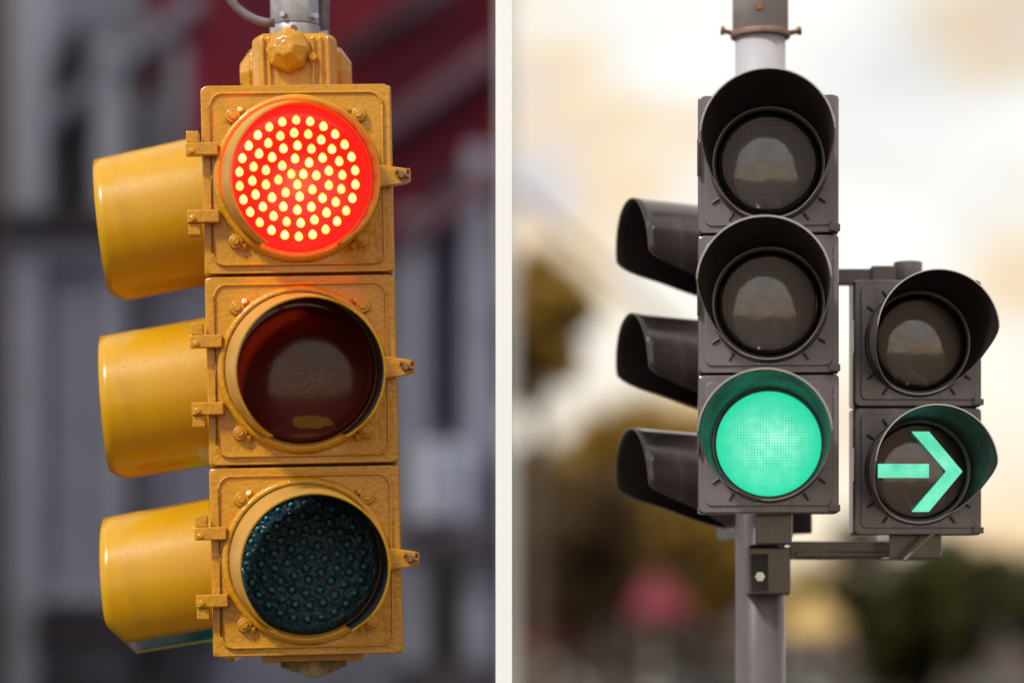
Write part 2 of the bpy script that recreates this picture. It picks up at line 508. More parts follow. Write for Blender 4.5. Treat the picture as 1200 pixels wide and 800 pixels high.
def visor_mesh(bm, r0, r1, L, edge, thick=0.0025, nphi=72, ns=14, s0=0.0, rot=0.0):
    """Open hood: edge(phi, t) gives the forward reach 0..1 at angle phi (0 = top, radians, +-pi = bottom).
    slots: 0 outside, 1 inside, 2 rim"""
    G = {}
    for side in (0, 1):
        for i in range(nphi + 1):
            phi = -PI + 2 * PI * i / nphi
            e = edge(phi)
            for j in range(ns + 1):
                t = j / ns * e
                r = r0 + (r1 - r0) * t - side * thick
                G[side, i, j] = bm.verts.new((r * math.sin(phi + rot), -(s0 + L * t), r * math.cos(phi + rot)))
    ok = [edge(-PI + 2 * PI * (i + 0.5) / nphi) > 0.02 for i in range(nphi)]
    for i in range(nphi):
        if not ok[i]:
            continue
        for j in range(ns):
            for side in (0, 1):
                q = (G[side, i, j], G[side, i + 1, j], G[side, i + 1, j + 1], G[side, i, j + 1])
                try:
                    f = bm.faces.new(q if side == 0 else q[::-1])
                except ValueError:
                    continue
                f.smooth = True
                f.material_index = side
        f = bm.faces.new((G[0, i, ns], G[0, i + 1, ns], G[1, i + 1, ns], G[1, i, ns])); f.material_index = 2
        for e_i, nb in ((i, i - 1), (i + 1, i + 1)):
            if not ok[nb % nphi]:
                for j in range(ns):
                    try:
                        f = bm.faces.new((G[0, e_i, j], G[1, e_i, j], G[1, e_i, j + 1], G[0, e_i, j + 1])); f.material_index = 2
                    except ValueError:
                        pass


def visor_obj(parent, mats, r0, r1, L, edge, tilt, yaw, s0, c=(0, 0, 0), rot=0.0, thick=0.0025, label=None):
    bm = bmesh.new()
    visor_mesh(bm, r0, r1, L, edge, thick=thick, rot=rot)
    bmesh.ops.remove_doubles(bm, verts=bm.verts, dist=1e-6)
    loose = [v for v in bm.verts if not v.link_faces]
    bmesh.ops.delete(bm, geom=loose, context='VERTS')
    me = bpy.data.meshes.new('visor')
    bm.to_mesh(me); bm.free()
    for m in mats: me.materials.append(m)
    o = bpy.data.objects.new('visor', me)
    link(o, parent)
    # tilt: positive drops the tip; yaw: positive swings the tip to the viewer's right
    o.matrix_local = Matrix.Translation((c[0], c[1] - s0, c[2])) @ Matrix.Rotation(R(yaw), 4, 'Z') @ Matrix.Rotation(R(tilt), 4, 'X')
    if label: o['label'] = label
    return o


# ================================================================== SETTING
def flat(name, x0, x1, y0, y1, z, m, kind='structure'):
    bm = bmesh.new()
    bx(bm, x0, x1, y0, y1, z - 0.3, z)
    o = finish(name, bm, m)
    o['kind'] = kind
    return o


M['asphalt'] = mat('asphalt', (0.045, 0.036, 0.034), 0.85, noise=(0.6, (0.03, 0.026, 0.026), 0.8), bump=(40, 0.3, 0.01))
M['paving'] = mat('paving', (0.085, 0.062, 0.05), 0.85, noise=(1.5, (0.06, 0.045, 0.038), 0.8))
M['earth'] = mat('ground', (0.09, 0.085, 0.05), 0.95, noise=(0.3, (0.06, 0.06, 0.03), 0.8))
M['paint'] = mat('road_paint', (0.72, 0.72, 0.70), 0.7, noise=(6, (0.35, 0.34, 0.33), 0.7))
flat('ground', -250, 250, -60, 700, -0.14, M['earth'])
flat('road', 1.6, 13.0, -20, 600, 0.0, M['asphalt'])
flat('pavement', -14, 1.45, -20, 600, 0.13, M['paving'])
flat('pavement', 13.15, 24, -20, 600, 0.13, M['paving'])
flat('kerb', 1.45, 1.6, -20, 600, 0.134, mat('kerb_stone', (0.3, 0.29, 0.28), 0.8, noise=(3, (0.2, 0.19, 0.18), 0.6)))
flat('kerb', 13.0, 13.15, -20, 600, 0.134, M['paving'])
bm = bmesh.new()
for k in range(60):
    bx(bm, 7.2, 7.35, 4 + k * 8, 7 + k * 8, -0.002, 0.004)
o = finish('road_marking', bm, M['paint']); o['kind'] = 'structure'

# ------------------------------------------------------------------ gothic stone front behind the yellow signal
M['stone'] = mat('grey_limestone', (0.44, 0.46, 0.58), 0.85, noise=(1.0, (0.26, 0.26, 0.34), 0.9), bump=(9, 0.5, 0.03))
M['stone_pale'] = mat('pale_limestone', (0.66, 0.70, 0.84), 0.85, noise=(2.2, (0.5, 0.53, 0.64), 0.7), bump=(9, 0.5, 0.03))
M['stone_dark'] = mat('dark_shade_limestone', (0.085, 0.075, 0.090), 0.9, noise=(2, (0.05, 0.045, 0.06), 0.8))  # dark stone, also painting shadow under ledges and in recesses
M['brick_glow_red'] = mat('deep_red_glow_brick', (0.36, 0.010, 0.035), 0.8, noise=(0.5, (0.08, 0.02, 0.045), 1.0))  # wall red, carrying the painted lamp glow
M['mauve'] = mat('mauve_glow_stone', (0.24, 0.13, 0.17), 0.85, noise=(1.5, (0.14, 0.07, 0.10), 0.8))  # mouldings reddened to carry the same painted glow
M['brown'] = mat('brown_brick', (0.14, 0.095, 0.085), 0.9, noise=(1.2, (0.09, 0.06, 0.06), 0.8))
M['win'] = mat('dark_leaded_glass', (0.020, 0.014, 0.022), 0.25)
M['win_blue'] = mat('dark_blue_door', (0.03, 0.035, 0.09), 0.5)

FY = 21.0


def fx(px): return (px - 600) / F * FY
def fz(py): return CAMZ + (690 - py) / F * FY


def arch_bm(bm, cx, w, z0, z1, y0, y1):
    """pointed arch slab"""
    pts = [(cx - w / 2, z0), (cx - w / 2, z1 - w)]
    for i in range(1, 6):
        t = i / 6 * PI / 2.6
        pts.append((cx - w / 2 + w * (1 - math.cos(t)) * 0.8, z1 - w + w * math.sin(t) * 1.08))
    top = (cx, z1)
    left = pts
    right = [(2 * cx - x, z) for x, z in reversed(pts)]
    poly = left + [top] + right
    a = [bm.verts.new((x, y0, z)) for x, z in poly]
    b = [bm.verts.new((x, y1, z)) for x, z in poly]
    n = len(poly)
    for i in range(n):
        bm.faces.new((a[i], a[(i + 1) % n], b[(i + 1) % n], b[i]))
    bm.faces.new(a); bm.faces.new(b)


ch = empty('stone_church', (fx(300), FY, 0.13), 'grey gothic stone church front with red upper wall that also paints the lamp glow behind the yellow signal', 'building')
TOPZ = 13.0


def cpart(name, bm, m, lab=None, parent=None, bevel=0.0):
    o = finish(name, bm, m, None, bevel=bevel)
    p = parent or ch
    o.parent = p
    o.matrix_parent_inverse = Matrix.Translation(-ch.location) if p is ch else Matrix.Identity(4)
    if lab: o['label'] = lab
    return o


bm = bmesh.new(); bx(bm, fx(-260), -0.06, FY, FY + 9, 0.13, TOPZ); cpart('wall', bm, M['stone'])
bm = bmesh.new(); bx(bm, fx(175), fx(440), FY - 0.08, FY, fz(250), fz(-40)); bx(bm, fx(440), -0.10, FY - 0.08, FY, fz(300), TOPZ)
cpart('red_glow_panel', bm, M['brick_glow_red'])  # red panel whose colour also stands in for the glow round the red lamp
# pilasters
for x0, x1, z0, z1, dy, mm in ((20, 62, 830, -300, .55, 'stone_pale'), (80, 108, 830, 330, .3, 'stone_pale'), (118, 150, 830, 60, .35, 'stone_pale'),
                               (172, 186, 700, 120, .3, 'stone'), (204, 222, 830, 60, .3, 'stone'), (475, 500, 830, 250, .3, 'stone_pale'),
                               (546, 578, 830, 180, .4, 'stone')):
    bm = bmesh.new(); bx(bm, fx(x0), fx(x1), FY - dy, FY + 0.02, max(0.13, fz(z0)), min(TOPZ - .01, fz(z1))); cpart('pilaster', bm, M[mm], bevel=.04)
# narrow dark lancets between them; dark stone ones paint the shade of recesses
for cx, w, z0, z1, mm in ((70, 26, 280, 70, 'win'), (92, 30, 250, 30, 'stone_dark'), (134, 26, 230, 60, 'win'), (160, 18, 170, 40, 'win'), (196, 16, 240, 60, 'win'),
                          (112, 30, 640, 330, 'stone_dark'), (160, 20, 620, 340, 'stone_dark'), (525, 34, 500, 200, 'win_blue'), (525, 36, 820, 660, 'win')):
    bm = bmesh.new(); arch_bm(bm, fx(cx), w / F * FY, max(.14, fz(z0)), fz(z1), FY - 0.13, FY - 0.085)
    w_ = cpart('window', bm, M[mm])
# string courses and sills with depth; dark ones paint the shadow under ledges
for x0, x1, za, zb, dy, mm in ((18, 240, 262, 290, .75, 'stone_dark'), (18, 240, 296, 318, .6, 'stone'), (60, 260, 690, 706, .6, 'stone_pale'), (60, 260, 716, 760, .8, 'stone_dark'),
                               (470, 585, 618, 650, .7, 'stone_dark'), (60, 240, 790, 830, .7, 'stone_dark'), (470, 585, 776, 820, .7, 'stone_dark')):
    bm = bmesh.new(); bx(bm, fx(x0), min(fx(x1), -0.11), FY - dy, FY - .01, fz(zb), fz(za)); cpart('course_and_shade', bm, M[mm], bevel=.03)
# pale stone box / capital to the right
bm = bmesh.new(); bx(bm, fx(488), fx(520), FY - .8, FY - .35, fz(612), fz(524)); bx(bm, fx(520), fx(552), FY - .62, FY - .35, fz(612), fz(524)); cpart('bracket', bm, M['stone_pale'], bevel=.03)
# raking mouldings of the gable
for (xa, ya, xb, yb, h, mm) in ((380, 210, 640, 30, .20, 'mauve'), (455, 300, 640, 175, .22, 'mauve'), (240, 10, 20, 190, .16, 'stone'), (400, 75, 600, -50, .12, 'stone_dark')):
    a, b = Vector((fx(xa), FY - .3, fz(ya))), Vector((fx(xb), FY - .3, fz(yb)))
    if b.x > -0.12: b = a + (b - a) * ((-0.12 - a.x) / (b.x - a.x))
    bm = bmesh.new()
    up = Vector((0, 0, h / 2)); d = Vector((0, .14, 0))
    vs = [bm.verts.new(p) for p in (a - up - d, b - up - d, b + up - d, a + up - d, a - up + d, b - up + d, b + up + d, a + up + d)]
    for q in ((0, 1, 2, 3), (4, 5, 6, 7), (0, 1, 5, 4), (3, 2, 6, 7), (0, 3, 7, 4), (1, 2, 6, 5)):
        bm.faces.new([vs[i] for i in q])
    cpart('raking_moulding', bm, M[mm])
bm = bmesh.new(); bx(bm, fx(-260), -0.04, FY - .5, FY + 9.4, TOPZ, TOPZ + .5); cpart('parapet', bm, M['stone'])

# brown brick house at the left, unseen bulk added to shade the church
hb = empty('brick_house', (-5.4, 18.5, 0.13), 'dark brown brick house at the far left edge beside the grey church', 'building')
bm = bmesh.new(); bx(bm, -10.5, -4.13, 16.6, 20.4, 0.13, 12.0)
o = finish('wall', bm, M['brown']); o.parent = hb; o.matrix_parent_inverse = Matrix.Translation(-hb.location)
bm = bmesh.new(); bx(bm, -10.7, -4.05, 16.5, 20.42, 12.0, 12.3)
o = finish('roof', bm, M['stone_dark']); o.parent = hb; o.matrix_parent_inverse = Matrix.Translation(-hb.location)
for k in range(2):
    for j in range(3):
        bm = bmesh.new(); bx(bm, -4.14, -4.115, 17 + k * 1.7, 17.9 + k * 1.7, 1.4 + j * 3.3, 3.2 + j * 3.3)
        o = finish('window', bm, M['win']); o.parent = hb; o.matrix_parent_inverse = Matrix.Translation(-hb.location)

# white wall added as the dividing strip between the two views, seen end on
pw = empty('divider_wall', (-0.0146, 4.45, 0.0), 'tall narrow white wall seen end on, added to divide the two views', 'wall')
bm = bmesh.new(); bx(bm, -0.0292, 0.0, 4.45, 4.53, 0.13, 7.7)
o = finish('end_face', bm, M['render_white']); o.parent = pw; o.matrix_parent_inverse = Matrix.Translation(-pw.location)
bm = bmesh.new(); bx(bm, -0.0290, -0.0150, 4.53, 20.98, 0.13, 7.7)
o = finish('stone_side', bm, M['stone']); o.parent = pw; o.matrix_parent_inverse = Matrix.Translation(-pw.location)
bm = bmesh.new(); bx(bm, -0.0150, -0.0002, 4.53, 30, 0.13, 7.7)
o = finish('rendered_side', bm, M['render_white']); o.parent = pw; o.matrix_parent_inverse = Matrix.Translation(-pw.location)


# ------------------------------------------------------------------ trees
def leaf_mat(name, c1, c2):
    m = mat(name, c1, 0.6, noise=(1.3, c2, 1.0))
    b = m.node_tree.nodes['Principled BSDF']
    nt = m.node_tree
    tl = nt.nodes.new('ShaderNodeBsdfTranslucent')
    tl.inputs[0].default_value = (min(1, c1[0] * 1.3), min(1, c1[1] * 1.3), c1[2], 1)
    ms = nt.nodes.new('ShaderNodeMixShader'); ms.inputs[0].default_value = .45
    out = nt.nodes['Material Output']
    nt.links.new(b.outputs[0], ms.inputs[1]); nt.links.new(tl.outputs[0], ms.inputs[2]); nt.links.new(ms.outputs[0], out.inputs[0])
    return m


M['leaf_autumn'] = leaf_mat('autumn_leaves', (0.38, 0.235, 0.035), (0.19, 0.13, 0.025))
M['leaf_brown'] = leaf_mat('brown_leaves', (0.14, 0.085, 0.035), (0.07, 0.045, 0.02))
M['leaf_green'] = leaf_mat('green_leaves', (0.075, 0.072, 0.008), (0.035, 0.036, 0.004))
M['bark'] = mat('bark', (0.10, 0.07, 0.05), 0.9, noise=(8, (0.05, 0.035, 0.025), 0.8))


def tree(x, y, h, cr, m, label, group=None, cz=None, leaves=4200, seed=1, sq=1.0):
    rnd = random.Random(seed)
    t = empty('tree', (x, y, 0.0), label, 'tree', group)
    cz = cz or h - cr * sq
    bm = bmesh.new()
    tube(bm, (0, 0, 0), (0.05, 0, cz * 0.6), 0.16, 0.11, 10)
    tube(bm, (0.05, 0, cz * 0.6), (0, 0, cz + cr * .4), 0.11, 0.03, 8)
    for k in range(9):
        a = rnd.uniform(0, 2 * PI); z0 = cz * rnd.uniform(.5, .95)
        tube(bm, (0.04, 0, z0), (math.cos(a) * cr * .75, math.sin(a) * cr * .75, z0 + cr * rnd.uniform(.3, .9)), 0.055, 0.012, 6)
    finish('trunk', bm, M['bark'], t)
    cl = []
    for k in range(26):
        while True:
            p = Vector((rnd.uniform(-1, 1), rnd.uniform(-1, 1), rnd.uniform(-1, 1)))
            if .25 < p.length < 1: break
        cl.append((Vector((p.x * cr * .8, p.y * cr * .8, cz + p.z * cr * .8 * sq)), cr * rnd.uniform(.18, .36)))
    verts = []; faces = []
    for k in range(leaves):
        c, r = cl[rnd.randrange(len(cl))]
        d = Vector((rnd.gauss(0, 1), rnd.gauss(0, 1), rnd.gauss(0, 1))); d.normalize()
        p = c + d * r * rnd.uniform(.3, 1.1)
        u = Vector((rnd.gauss(0, 1), rnd.gauss(0, 1), rnd.gauss(0, 1))).normalized()
        v = u.orthogonal().normalized()
        s = rnd.uniform(.08, .17)
        i = len(verts)
        verts += [p - u * s, p + v * s * .6, p + u * s, p - v * s * .6]
        faces.append((i, i + 1, i + 2, i + 3))
    me = bpy.data.meshes.new('crown'); me.from_pydata(verts, [], faces); me.materials.append(m)
    link(bpy.data.objects.new('crown', me), t)
    return t


def tpx(px, topy, Y, cr, m, label, seed, **k):
    p = P(px, topy, Y)
    return tree(p.x, Y, p.z, cr, m, label, 'trees along the street', seed=seed, **k)


tpx(628, 280, 38, 0.95, M['leaf_autumn'], 'tall orange autumn tree right beside the white wall', 3, leaves=5200, sq=1.35)
tpx(745, 445, 55, 2.5, M['leaf_autumn'], 'broad golden brown tree directly behind the lowest left-pointing dark visor', 5, leaves=9000)
tpx(662, 525, 50, 2.0, M['leaf_brown'], 'low brown tree between the white wall and the dark visors', 8, leaves=8000)
tpx(838, 530, 52, 1.7, M['leaf_autumn'], 'golden tree immediately left of the grey pole', 9, leaves=6500)
tpx(702, 490, 62, 2.3, M['leaf_autumn'], 'golden tree between the tall orange tree and the lowest left-pointing visor', 21, leaves=8000)
tpx(612, 500, 66, 2.4, M['leaf_brown'], 'distant brown tree half hidden by the white wall', 22, leaves=8000)
tpx(790, 520, 85, 3.4, M['leaf_autumn'], 'far golden tree rising above the crimson parasol', 23, leaves=9000)
tpx(1000, 690, 95, 2.2, M['leaf_brown'], 'far brown tree low between the small golden tree and the dark green one', 24, leaves=6000)
tpx(962, 655, 75, 2.2, M['leaf_autumn'], 'small golden tree below the bracket arm, right of the grey pole', 12, leaves=5000)
tpx(1050, 600, 52, 2.0, M['leaf_green'], 'dark green round tree under the arrow signal', 14, leaves=9000)
tpx(1118, 625, 50, 1.5, M['leaf_green'], 'shorter dark green tree right of the round one under the arrow signal', 15, leaves=7000)
tpx(1218, 620, 48, 1.2, M['leaf_green'], 'dark green tree cut off by the right edge of the picture', 16)
tpx(712, 580, 70, 3.0, M['leaf_brown'], 'distant brown tree seen between the low brown tree and the golden one', 18, leaves=8000)
tpx(800, 560, 78, 3.0, M['leaf_brown'], 'distant brown tree behind the golden tree by the pole', 19, leaves=8000)


def hedge(px0, px1, topy, Y, m, label, seed):
    rnd = random.Random(seed)
    a, b = P(px0, topy, Y), P(px1, topy, Y)
    w = b.x - a.x; h = a.z - .1
    e = empty('hedge', ((a.x + b.x) / 2, Y, 0.0), label, 'hedge', 'hedges along the street')
    verts = []; faces = []
    for k in range(7000):
        p = Vector((rnd.uniform(-w / 2, w / 2), rnd.uniform(-.5, .5), h * math.sqrt(rnd.random()) * (.86 + .14 * math.sin(k % 17 + rnd.random()))))
        p.z = max(.1, p.z + .12 * math.sin(p.x * 2.1) + .08 * math.sin(p.x * 5.3))
        u = Vector((rnd.gauss(0, 1), rnd.gauss(0, 1), rnd.gauss(0, 1))).normalized(); v = u.orthogonal().normalized()
        s_ = rnd.uniform(.07, .14); i = len(verts)
        verts += [p - u * s_, p + v * s_ * .6, p + u * s_, p - v * s_ * .6]; faces.append((i, i + 1, i + 2, i + 3))
    me = bpy.data.meshes.new('foliage'); me.from_pydata(verts, [], faces); me.materials.append(m)
    link(bpy.data.objects.new('foliage', me), e)
    bm = bmesh.new()
    for k in range(14):
        x = -w / 2 + w * (k + .5) / 14
        tube(bm, (x, 0, 0), (x + .1, 0, h * .7), .03, .015, 6)
    finish('stems', bm, M['bark'], e)


hedge(602, 735, 712, 92, M['leaf_brown'], 'brown hedge at the foot of the white wall', 31)
hedge(742, 862, 716, 92, M['leaf_brown'], 'brown hedge left of the foot of the grey pole', 32)
hedge(925, 1040, 722, 92, M['leaf_brown'], 'brown hedge right of the foot of the grey pole', 33)
hedge(1045, 1210, 716, 92, M['leaf_green'], 'dark green hedge at the lower right under the trees', 34)


# ------------------------------------------------------------------ low street buildings on the right
def shop(px0, px1, topy, Y, depth, wall, label, awn=None, roofm='stone_dark', seed=0):
    a, b = P(px0, topy, Y), P(px1, topy, Y)
    e = empty('shop_building', ((a.x + b.x) / 2, Y, 0.13), label, 'building')
    w = b.x - a.x; h = a.z - .13
    bm = bmesh.new(); bx(bm, -w / 2, w / 2, 0, depth, 0, h); finish('wall', bm, wall, e)
    bm = bmesh.new(); bx(bm, -w / 2 - .15, w / 2 + .15, -.15, depth + .1, h, h + .18); finish('roof', bm, M[roofm], e)
    n = max(1, int(w / 1.9))
    for k in range(n):
        cx = -w / 2 + w * (k + .5) / n
        if h > 3.4:
            bm = bmesh.new(); bx(bm, cx - .4, cx + .4, -.06, .02, h - 1.5, h - .4)
            f = finish('window', bm, M['paint'], e)
            bm = bmesh.new(); bx(bm, cx - .33, cx + .33, -.075, -.05, h - 1.42, h - .48); finish('pane', bm, M['win'], f)
        bm = bmesh.new(); bx(bm, cx - .65, cx + .65, -.05, .02, .4, 2.0)
        f = finish('shop_window', bm, M['win'], e)
    if awn:
        bm = bmesh.new()
        vs = [bm.verts.new(p) for p in ((-w * .46, -.02, 2.9), (w * .46, -.02, 2.9), (w * .46, -1.0, 2.35), (-w * .46, -1.0, 2.35),
                                        (-w * .46, -.02, 2.8), (w * .46, -.02, 2.8), (w * .46, -1.0, 2.1), (-w * .46, -1.0, 2.1))]
        for q in ((0, 1, 2, 3), (4, 5, 6, 7), (0, 1, 5, 4), (3, 2, 6, 7), (0, 3, 7, 4), (1, 2, 6, 5)):
            bm.faces.new([vs[i] for i in q])
        finish('awning', bm, awn, e)
    return e


M['tan'] = mat('tan_render', (0.42, 0.26, 0.13), 0.85, noise=(1, (0.30, 0.19, 0.10), 0.7))
M['ochre'] = mat('ochre_render', (0.55, 0.38, 0.14), 0.85, noise=(1, (0.4, 0.26, 0.10), 0.7))
M['rose'] = mat('dusty_rose_render', (0.22, 0.14, 0.12), 0.85, noise=(1, (0.14, 0.09, 0.08), 0.7))
M['awn_red'] = mat('crimson_awning', (0.20, 0.02, 0.04), 0.7)
M['awn_green'] = mat('green_awning', (0.03, 0.08, 0.04), 0.7)
shop(735, 850, 635, 80, 6, M['ochre'], 'ochre shop with a crimson awning, left of the grey pole', M['awn_red'])
shop(600, 728, 610, 84, 6, M['rose'], 'dusty rose building just right of the white wall, behind the brown tree', M['awn_red'])
shop(918, 1010, 690, 110, 6, M['ochre'], 'small ochre building just right of the grey pole, under the bracket arm')
shop(1012, 1140, 650, 115, 6, M['rose'], 'dusty rose building behind the dark green trees', M['awn_green'])
shop(1145, 1260, 690, 105, 6, M['tan'], 'tan building at the right edge of the picture', M['awn_green'])


def parasol(px, topy, Y, r, m, label):
    p = P(px, topy, Y)
    e = empty('parasol', (p.x, Y, 0.13), label, 'parasol', 'parasols at the pavement')
    h = p.z - .13
    bm = bmesh.new(); tube(bm, (0, 0, 0), (0, 0, h), .03, n=10); tube(bm, (0, 0, 0), (0, 0, .08), .3, n=16); finish('post', bm, M['bolt'], e)
    bm = bmesh.new()
    top = bm.verts.new((0, 0, h)); ri = [bm.verts.new((r * math.cos(PI / 4 * k), r * math.sin(PI / 4 * k), h - .75)) for k in range(8)]
    lo = [bm.verts.new((v.co.x, v.co.y, v.co.z - .2)) for v in ri]
    for k in range(8):
        bm.faces.new((top, ri[k], ri[(k + 1) % 8])); bm.faces.new((ri[k], ri[(k + 1) % 8], lo[(k + 1) % 8], lo[k]))
    finish('canopy', bm, m, e)


parasol(768, 668, 50, .75, M['awn_red'], 'crimson parasol in front of the golden brown tree')
parasol(632, 700, 50, .70, M['awn_red'], 'low crimson parasol just right of the white wall')
parasol(955, 690, 50, .70, M['ochre'], 'yellow parasol just right of the grey pole')


# ------------------------------------------------------------------ cars
def make_car(paint):
    e = empty('parked_car', (0, 0, 0))
    prof = [(-2.1, .35), (-2.15, .75), (-2.0, .95), (-1.45, 1.02), (-.95, 1.42), (.55, 1.45), (1.15, 1.0), (1.95, .88), (2.15, .65), (2.12, .35)]
    bm = bmesh.new()
    a = [bm.verts.new((x, -.86 + (.12 if z > 1.1 else 0), z)) for x, z in prof]
    b = [bm.verts.new((x, .86 - (.12 if z > 1.1 else 0), z)) for x, z in prof]
    n = len(prof)
    for i in range(n): bm.faces.new((a[i], a[(i + 1) % n], b[(i + 1) % n], b[i]))
    bm.faces.new(a); bm.faces.new(b)
    finish('body', bm, paint, e, bevel=.07)
    for s in (-1, 1):
        bm = bmesh.new()
        q = [(-1.3, 1.03), (-.9, 1.36), (.48, 1.38), (1.0, 1.03)]
        vs = [bm.verts.new((x, s * (.885 - (z - 1.0) * .32), z)) for x, z in q]
        vs2 = [bm.verts.new((x, s * (.865 - (z - 1.0) * .32), z)) for x, z in q]
        bm.faces.new(vs); bm.faces.new(vs2)
        for i in range(4): bm.faces.new((vs[i], vs[(i + 1) % 4], vs2[(i + 1) % 4], vs2[i]))
        finish('side_window', bm, M['win'], e)
        for wx in (-1.35, 1.35):
            bm = bmesh.new(); tube(bm, (wx, s * .68, .33), (wx, s * .885, .33), .33, n=24)
            w = finish('wheel', bm, M['gasket'], e)
            bm = bmesh.new(); tube(bm, (wx, s * .88, .33), (wx, s * .9, .33), .2, n=20)
            finish('rim', bm, M['bolt'], w)
        bm = bmesh.new(); bx(bm, 2.06, 2.19, s * .68 - .14, s * .68 + .14, .62, .78); finish('headlight', bm, M['paint'], e)
        bm = bmesh.new(); bx(bm, -2.19, -2.08, s * .68 - .14, s * .68 + .14, .68, .84); finish('tail_light', bm, M['awn_red'], e)
    return e


def car_paint(n, c): return mat(n, c, 0.25, coat=0.6)


for px, Y, rz, c, lab in ((642, 74, 92, (0.22, 0.01, 0.012), 'dark red car parked just right of the white wall'),
                          (705, 66, 3, (0.045, 0.035, 0.035), 'dark car crossing below the brown trees'),
                          (800, 72, 178, (0.09, 0.045, 0.035), 'brown car parked below the crimson awning'),
                          (968, 70, 0, (0.13, 0.10, 0.105), 'dusty grey car right of the grey pole'),
                          (1085, 68, 182, (0.12, 0.06, 0.06), 'dull maroon car under the dark green trees'),
                          (1165, 80, 95, (0.06, 0.10, 0.16), 'blue car near the right edge of the picture')):
    e = make_car(car_paint('car_paint', c))
    p = P(px, 690, Y)
    e.location = (p.x, Y, 0.0 if 1.6 < p.x < 13 else 0.13)
    e.rotation_euler = (0, 0, R(rz))
    tag(e, lab, 'car', 'cars on the street')

# overhead cable on the right
bm = bmesh.new()
pa, pb = P(606, 222, 31.0), P(860, 445, 36)
pts = []
for i in range(25):
    t = i / 24
    p = pa.lerp(pb, t); p.z -= 0.04 * math.sin(PI * t)
    pts.append(p)
path_tube(bm, pts, 0.055, 10)
o = finish('overhead_cable', bm, mat('cable_tan', (0.62, 0.46, 0.34), 0.6))
tag(o, 'pale brown cable sloping down from the white wall behind the dark visors', 'cable')


# ================================================================== YELLOW SIGNAL
TW = 0.343
DEPTH = 0.46
R_IN = 0.134


def circ_plate(bm, w, h, rad, rin, s0, s1, n=12):
    """rounded square slab with a round hole, facing -Y"""
    out, inn = [], []
    corners = []
    for (sx, sz, a0) in ((1, 1, 0), (-1, 1, 90), (-1, -1, 180), (1, -1, 270)):
        cx, cz = sx * (w / 2 - rad), sz * (h / 2 - rad)
        arc = [Vector((cx + rad * math.cos(R(a0 + 90 * i / 7)), cz + rad * math.sin(R(a0 + 90 * i / 7)))) for i in range(8)]
        corners.append(arc)
    for k in range(4):
        out += corners[k]
        a, b = corners[k][-1], corners[(k + 1) % 4][0]
        out += [a.lerp(b, i / 9) for i in range(1, 9)]
    inn = [p.normalized() * rin for p in out]
    N = len(out)
    vo0 = [bm.verts.new((p.x, -s0, p.y)) for p in out]; vo1 = [bm.verts.new((p.x, -s1, p.y)) for p in out]
    vi0 = [bm.verts.new((p.x, -s0, p.y)) for p in inn]; vi1 = [bm.verts.new((p.x, -s1, p.y)) for p in inn]
    for i in range(N):
        j = (i + 1) % N
        bm.faces.new((vo0[i], vo0[j], vo1[j], vo1[i]))
        bm.faces.new((vi0[i], vi0[j], vi1[j], vi1[i]))
        bm.faces.new((vo1[i], vo1[j], vi1[j], vi1[i]))
        bm.faces.new((vo0[i], vo0[j], vi0[j], vi0[i]))


def sstep(a, b, x):
    t = max(0, min(1, (x - a) / (b - a)))
    return t * t * (3 - 2 * t)


def cut_edge(half_slot, lean=0.0):
    def e(phi):
        d = (PI - half_slot) - abs(phi)
        if d < -1e-6: return 0.0
        return (1.0 - .13 * (1 - sstep(0, R(34), d)) ** 2) * (1 + lean * ((1 - math.cos(phi)) / 2 - .3))
    return e


def led_ring_positions():
    out = []
    for rr, n, ph in ((0.104, 26, .12), (0.0805, 20, .05), (0.0575, 14, 0.2), (0.0340, 8, .1), (0.0125, 3, .5)):
        for k in range(n):
            a = 2 * PI * k / n + ph
            out.append((rr * math.cos(a), rr * math.sin(a)))
    return out


def dome_s(r, R0, h):  # forward position of a shallow lens dome
    return h * (1 - (r / R0) ** 2)


def yellow_latch(door):
    bm = bmesh.new()
    vs = []
    for s in (.020, .036):
        for x, z in ((.140, -.021), (.190, -.0145), (.203, -.010), (.203, .010), (.190, .0135), (.140, .021)):
            vs.append(bm.verts.new((x, -s, z)))
    bm.faces.new(vs[:6]); bm.faces.new(vs[6:])
    for i in range(6): bm.faces.new((vs[i], vs[(i + 1) % 6], vs[6 + (i + 1) % 6], vs[6 + i]))
    lt = finish('latch', bm, M['yellow_cast'], door, bevel=.002)
    bm = bmesh.new()
    tube(bm, (.186, -.034, 0), (.186, -.048, 0), .0075, .006, 8)
    tube(bm, (.176, -.044, .006), (.200, -.042, -.004), .0042, .0034, 8)
    tube(bm, (.196, -.030, -.008), (.199, -.046, .010), .0035, .003, 8)
    finish('wing_nut', bm, M['rust'], door)


